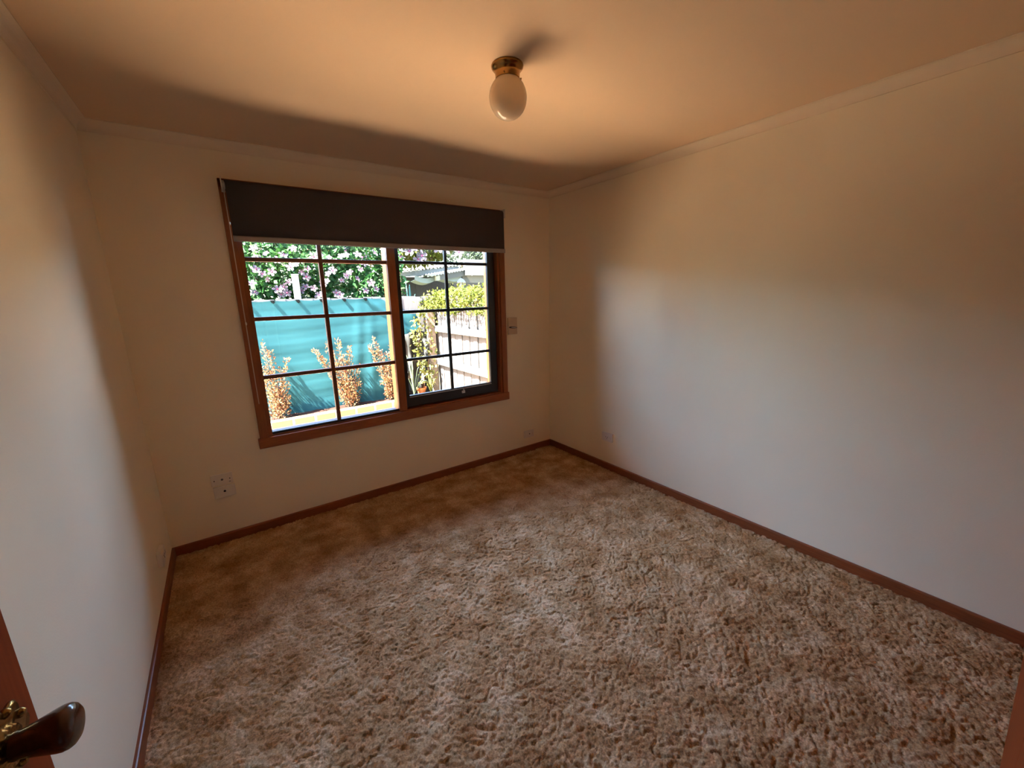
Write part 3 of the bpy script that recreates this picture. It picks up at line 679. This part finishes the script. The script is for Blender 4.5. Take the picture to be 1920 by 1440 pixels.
# coppery shrubs in the garden bed
def shrub(base, tips, label, seed, nleaf=70):
    r = tag(empty('coppery_shrub', base), label, 'shrub', 'coppery shrubs in the garden bed')
    rs = np.random.RandomState(seed); pts = []; dirs = []
    B = Vector(base); sm = MB()
    for (x, z, yo, rad) in tips:
        tp = Vector((x - B.x, yo, z - B.z)); mid = Vector((tp.x * 0.45, yo * 0.6, tp.z * 0.5))
        path = [(0, 0, -0.02), tuple(mid), tuple(tp)]
        sm.tube(path, [0.007, 0.005, 0.002], 5)
        for i in range(int(nleaf * (0.5 + tp.length))):
            s = rs.uniform(0.12, 1.0) ; p = Vector((0, 0, 0)).lerp(mid, s * 2) if s < 0.5 else mid.lerp(tp, s * 2 - 1)
            ang = rs.uniform(0, 2 * math.pi); rr = rad * (1.15 - 0.75 * s) * math.sqrt(rs.rand())
            q = p + Vector((rr * math.cos(ang), rr * math.sin(ang), rs.uniform(-.02, .02)))
            if q.y > 0.095: q.y = 0.095 - rs.rand() * 0.05
            pts.append(tuple(q)); dirs.append((math.cos(ang) * 0.7, math.sin(ang) * 0.7, 0.9))
    leaves('foliage', pts, 0.030, L_COPP, r, normal=(-0.3, -0.5, 0.8), spread=0.7, aspect=0.5, seed=seed, dirs=dirs)
    sm.build('stems', STEM, r)
YB = 2.585
shrub((0.86, YB, 0.06), [(0.80, 1.03, 0, .07), (0.86, 0.93, .02, .08), (1.03, 0.83, -.02, .05), (0.95, 0.70, 0, .07), (0.98, 0.52, -.04, .09), (0.98, 0.36, -.05, .10), (0.78, 0.7, -.04, .11), (0.70, 0.85, 0, .10), (0.88, 0.55, -.07, .12), (0.84, 0.34, -.09, .12)],
      'coppery shrub against the teal cloth, nearest the timber jamb with the blind chain', 31, 150)
shrub((1.70, YB, 0.06), [(1.33, 0.90, 0, .06), (1.40, 0.80, -.02, .07), (1.49, 0.96, .02, .07), (1.62, 0.99, 0, .07), (1.76, 0.88, 0, .06), (1.56, 0.75, -.04, .11), (1.60, 0.62, -.06, .12), (1.68, 0.5, -.08, .12), (1.84, 0.64, 0, .08), (1.82, 0.42, -.05, .09), (1.72, 0.34, -.08, .11), (1.66, 0.80, -.03, .09)],
      'coppery shrub against the teal cloth with five upright tips, the middle one of three', 32, 150)
shrub((2.26, YB, 0.06), [(2.02, 0.88, 0, .05), (2.09, 0.97, .02, .055), (2.16, 0.80, -.02, .08), (2.32, 0.86, 0, .08), (2.22, 0.62, -.05, .10), (2.24, 0.42, -.06, .11), (2.35, 0.70, 0, .10), (2.40, 0.45, 0, .09), (2.18, 0.45, -.07, .08), (2.25, 0.75, 0, .09)],
      'coppery shrub against the teal cloth, partly behind the window mullion', 33, 150)

# strappy plant, vine and pot near the fence corner
def strap(name, base, blades, m, label, cat):
    r = tag(empty(name, base), label, cat)
    for (dx, dy, dz, droop, wd) in blades:
        vs = []; k = 7
        for i in range(k + 1):
            t = i / k; c_ = Vector((dx * t, dy * t, dz * math.sin(t * math.pi / 2) - droop * t * t * t))
            sd = Vector((-dy, dx, 0)); sd = sd.normalized() if sd.length > 1e-4 else Vector((1, 0, 0))
            w_ = wd * (1 - t ** 3) * 0.5 + 0.001
            vs += [c_ - sd * w_ + Vector((0, 0, w_ * 0.5)), c_, c_ + sd * w_ + Vector((0, 0, w_ * 0.5))]
        fs = []
        for i in range(k):
            for j in range(2): fs.append((3 * i + j, 3 * i + j + 1, 3 * i + j + 4, 3 * i + j + 3))
        MB().add(vs, fs).build('leaf', m, r)
strap('strappy_plant', (2.56, 2.50, 0.12), [(-.10, -.03, .62, 0, .022), (-.03, .02, .44, 0, .02), (.10, -.02, .42, .02, .024), (.19, 0, .42, .12, .024), (.32, -.04, .40, .24, .022), (-.06, -.06, .30, .03, .02), (.14, -.08, .26, .06, .022), (.02, .05, .52, 0, .02), (-.13, .02, .36, .05, .022), (.24, -.08, .30, .20, .02)],
      L_STRAP, 'pale strappy leaved plant in the bed by the fence corner', 'plant')
strap('grassy_plant', (2.80, 2.46, 0.12), [(-.10, -.03, .22, .05, .02), (.03, .02, .30, .04, .018), (.10, -.02, .26, .08, .02), (.12, 0, .18, .12, .02), (-.05, -.04, .32, .02, .02), (.06, -.06, .20, .05, .02)],
      L_VINE, 'yellow green grassy tuft at the foot of the corner post', 'plant')
vn = tag(empty('vine', (2.88, 2.58, 0.1)), 'yellow green vine climbing the fence corner post', 'vine')
n = 330; zz = rg.uniform(0.15, 1.26, n)
xx = np.where(rg.rand(n) < 0.6, -0.16 + 0.05 * np.sin(zz * 6) + rg.normal(0, 0.045, n), rg.normal(0.0, 0.06, n)); yy = rg.uniform(-0.09, 0.0, n)
leaves('foliage', np.stack([xx, yy, zz], 1), 0.05, L_VINE, vn, normal=(-0.4, -0.7, 0.4), spread=0.6, aspect=0.75, seed=12)
for dx, ph in ((-0.17, 0.0), (-0.02, 1.5)):
    MB().tube([(dx + 0.04 * math.sin(ph + k), -0.03, 0.12 * k) for k in range(10)], 0.005, 5).build('stem', STEM, vn)
pt = tag(empty('terracotta_pot', (2.70, 2.56, 0.10)), 'small terracotta pot behind the strappy leaves', 'pot')
MB().lathe([(0.0005, 0), (0.05, 0), (0.066, 0.09), (0.060, 0.09), (0.056, 0.075), (0.0005, 0.075)], 24).build('body', TERRA, pt, smooth=False)
MB().lathe([(0.058, 0.075), (0.073, 0.075), (0.075, 0.105), (0.062, 0.105), (0.060, 0.078)], 24).build('rim', TERRA, pt)
# blue green blades behind the back fence
strap('blue_bladed_plant', (3.02, 3.55, GZ), [(-.06, 0, 2.02, 0, .06), (.02, .02, 1.90, 0, .055), (.10, 0, 1.80, .05, .06), (.16, 0, 1.7, .1, .05), (-.12, 0, 1.8, .06, .05)], L_BROM,
      'blue green bladed plant in the shade at the end of the flowering hedge', 'plant')

# second flowering shrub, sunlit yellow put into its leaf colour, farther back
y2 = tag(empty('flowering_shrub', (3.6, 5.2, GZ)), 'sunlit yellow green shrub with white flowers above the carport roof', 'shrub')
n = 5000; p = rg.normal(size=(n, 3)); p /= np.linalg.norm(p, axis=1)[:, None]; p *= (0.75 + 0.25 * rg.rand(n))[:, None]
leaves('foliage', p * np.array([1.5, 0.45, 0.50]) + np.array([-0.2, 0.3, 2.78]), 0.10, L_YELL, y2, normal=(-0.3, -0.4, 0.7), aspect=0.6, seed=15)
MB().tube([(0, 0.3, 0), (0, 0.3, 2.5)], [0.06, 0.03], 8).build('trunk', STEM, y2)
for k in range(16):
    a = random.uniform(-1.5, 1.2); dup(fl, y2, (a, -0.15 - random.uniform(0, 0.1) * 0, 2.62 + random.uniform(-0.2, 0.3)), (math.radians(random.uniform(50, 85)), random.uniform(-.4, .4), random.uniform(-.5, .5)), (1.9, 1.9, 1.9))

# trees beyond
def tree(x, y, z0, rx, rz, n, m, label, sz, seed):
    r = tag(empty('tree', (x, y, GZ)), label, 'tree')
    rs = np.random.RandomState(seed); p = rs.normal(size=(n, 3)); p /= np.linalg.norm(p, axis=1)[:, None]; p *= (rs.rand(n) ** 0.35)[:, None]
    leaves('crown', p * np.array([rx, rx * 0.7, rz]) + np.array([0, 0, z0]), sz, m, r, normal=(-0.2, -0.3, 0.8), aspect=0.5, seed=seed)
    MB().tube([(0, 0, 0), (0.05, 0, z0 * 0.5), (0, 0, z0)], [0.14, 0.1, 0.05], 8).build('trunk', STEM, r)
tree(6.9, 8.8, 2.7, 1.6, 0.85, 4200, L_TREE, 'grey green tree behind the white shed wall', 0.16, 41)
tree(11.6, 9.2, 2.6, 1.7, 0.9, 3600, L_TREE, 'grey green tree farthest along beyond the carport', 0.20, 42)
tree(3.2, 12.6, 2.7, 2.2, 0.9, 4200, L_TREE, 'grey green tree behind the yellow flowering shrub', 0.18, 43)

# ------------------------------------------------------------------ neighbour's carport
cpt = tag(empty('carport', (4.6, 6.0, GZ)), 'low carport with corrugated blue grey roofs and a white end wall beyond the fence', 'carport')
def corrug(x0, z0, x1, z1, y0, y1, dz, name, m, amp=0.02, pitch=0.09):
    """sheet whose front edge runs from (x0,z0) to (x1,z1) at y0 and rises by dz to y1, ribs along y"""
    vs = []; n = int((x1 - x0) / pitch * 4)
    for i in range(n + 1):
        u = i / n; zz_ = amp * math.sin(2 * math.pi * (x1 - x0) * u / pitch)
        for (yy_, q) in ((y0, 0), (y1, dz)): vs.append((x0 + (x1 - x0) * u - 4.6, yy_ - 6.0, z0 + (z1 - z0) * u + zz_ + q - GZ))
    fs_l = [(2 * i, 2 * i + 2, 2 * i + 3, 2 * i + 1) for i in range(n)]
    o = MB().add(vs, fs_l).build(name, m, cpt); md = o.modifiers.new('thick', 'SOLIDIFY'); md.thickness = 0.012
def beam(pts, th, name, m):
    """slab between four (x, y, z) corners, thickness along y"""
    vs = [(x - 4.6, y - 6.0, z - GZ) for x, y, z in pts] + [(x - 4.6, y - 6.0 + th, z - GZ) for x, y, z in pts]
    MB().add(vs, [(0, 1, 2, 3), (7, 6, 5, 4), (0, 4, 5, 1), (1, 5, 6, 2), (2, 6, 7, 3), (3, 7, 4, 0)]).build(name, m, cpt)
corrug(3.7, 2.05, 5.32, 2.225, 6.02, 8.5, 0.35, 'roof_sheet', mat('pale_roof_edge', (0.1152, 0.1152, 0.1088), 0.6, 0.3))
beam([(3.72, 6.06, 1.93), (5.32, 6.06, 2.03), (5.32, 6.06, 2.19), (3.72, 6.06, 2.03)], 0.03, 'fascia', ROOFM)
corrug(4.42, 1.955, 5.32, 2.10, 5.75, 6.06, 0.04, 'lower_roof_sheet', MATS['pale_roof_edge'], 0.014, 0.07)
beam([(4.66, 5.80, 1.86), (5.32, 5.80, 1.955), (5.32, 5.80, 2.085), (4.66, 5.80, 1.975)], 0.05, 'gutter', GUTTER)
beam([(4.56, 5.78, 1.845), (4.66, 5.78, 1.855), (4.66, 5.78, 1.965), (4.56, 5.78, 1.945)], 0.06, 'beam_end', mat('cream_beam', (0.10, 0.10, 0.07), 0.7, 0.3))
beam([(5.31, 5.74, 1.97), (6.9, 5.74, 1.97), (6.9, 5.74, 2.33), (5.31, 5.74, 2.33)], 0.10, 'white_end_wall', WHITE)
beam([(5.3, 5.9, 1.80), (7.0, 5.9, 1.80), (7.0, 5.9, 1.97), (5.3, 5.9, 1.97)], 0.05, 'dark_beam', GUTTER)  # dark olive slab below the white wall
beam([(3.4, 7.2, -0.2), (8.2, 7.2, -0.2), (8.2, 7.2, 2.0), (3.4, 7.2, 2.0)], 0.05, 'back_wall', OLIVE)
for x in (3.75, 6.8):
    box((x - 4.6 - 0.04, 0.02, 0), (x - 4.6 + 0.04, 0.10, 2.0)).build('post', OLIVE, cpt)
def bowl(x0, x1, zt, sag, y, name):
    vs = []; n = 16
    for i in range(n + 1):
        u = i / n; z_ = zt - sag * math.sin(math.pi * u)
        for (dy, dz) in ((0.0, 0.10), (0.0, 0.0), (0.25, -0.03)): vs.append((x0 + (x1 - x0) * u - 4.6, y + dy - 6.0, z_ + dz - GZ))
    fsb = [(3 * i + j, 3 * i + 3 + j, 3 * i + 4 + j, 3 * i + 1 + j) for i in range(n) for j in range(2)]
    o = MB().add(vs, fsb).build(name, BOWLM, cpt); md = o.modifiers.new('thick', 'SOLIDIFY'); md.thickness = 0.01
bowl(4.12, 4.66, 1.88, 0.075, 5.95, 'sagging_sheet'); bowl(4.78, 5.5, 1.90, 0.06, 5.95, 'sagging_sheet')

# white garden lantern on a post
lt = tag(empty('garden_lantern', (5.05, 5.5, GZ)), 'white garden lantern standing above the yellow bush', 'lantern')
MB().tube([(0, 0, 0), (0, 0, 1.86)], 0.03, 10).build('post', WHITE, lt)
MB().lathe([(0.0005, 1.86), (0.055, 1.86), (0.06, 1.88), (0.075, 1.99), (0.0005, 1.99)], 6).build('lantern_body', WHITE, lt)
MB().lathe([(0.11, 1.985), (0.115, 2.0), (0.07, 2.06), (0.02, 2.085), (0.0005, 2.10)], 6).build('lantern_cap', WHITE, lt)
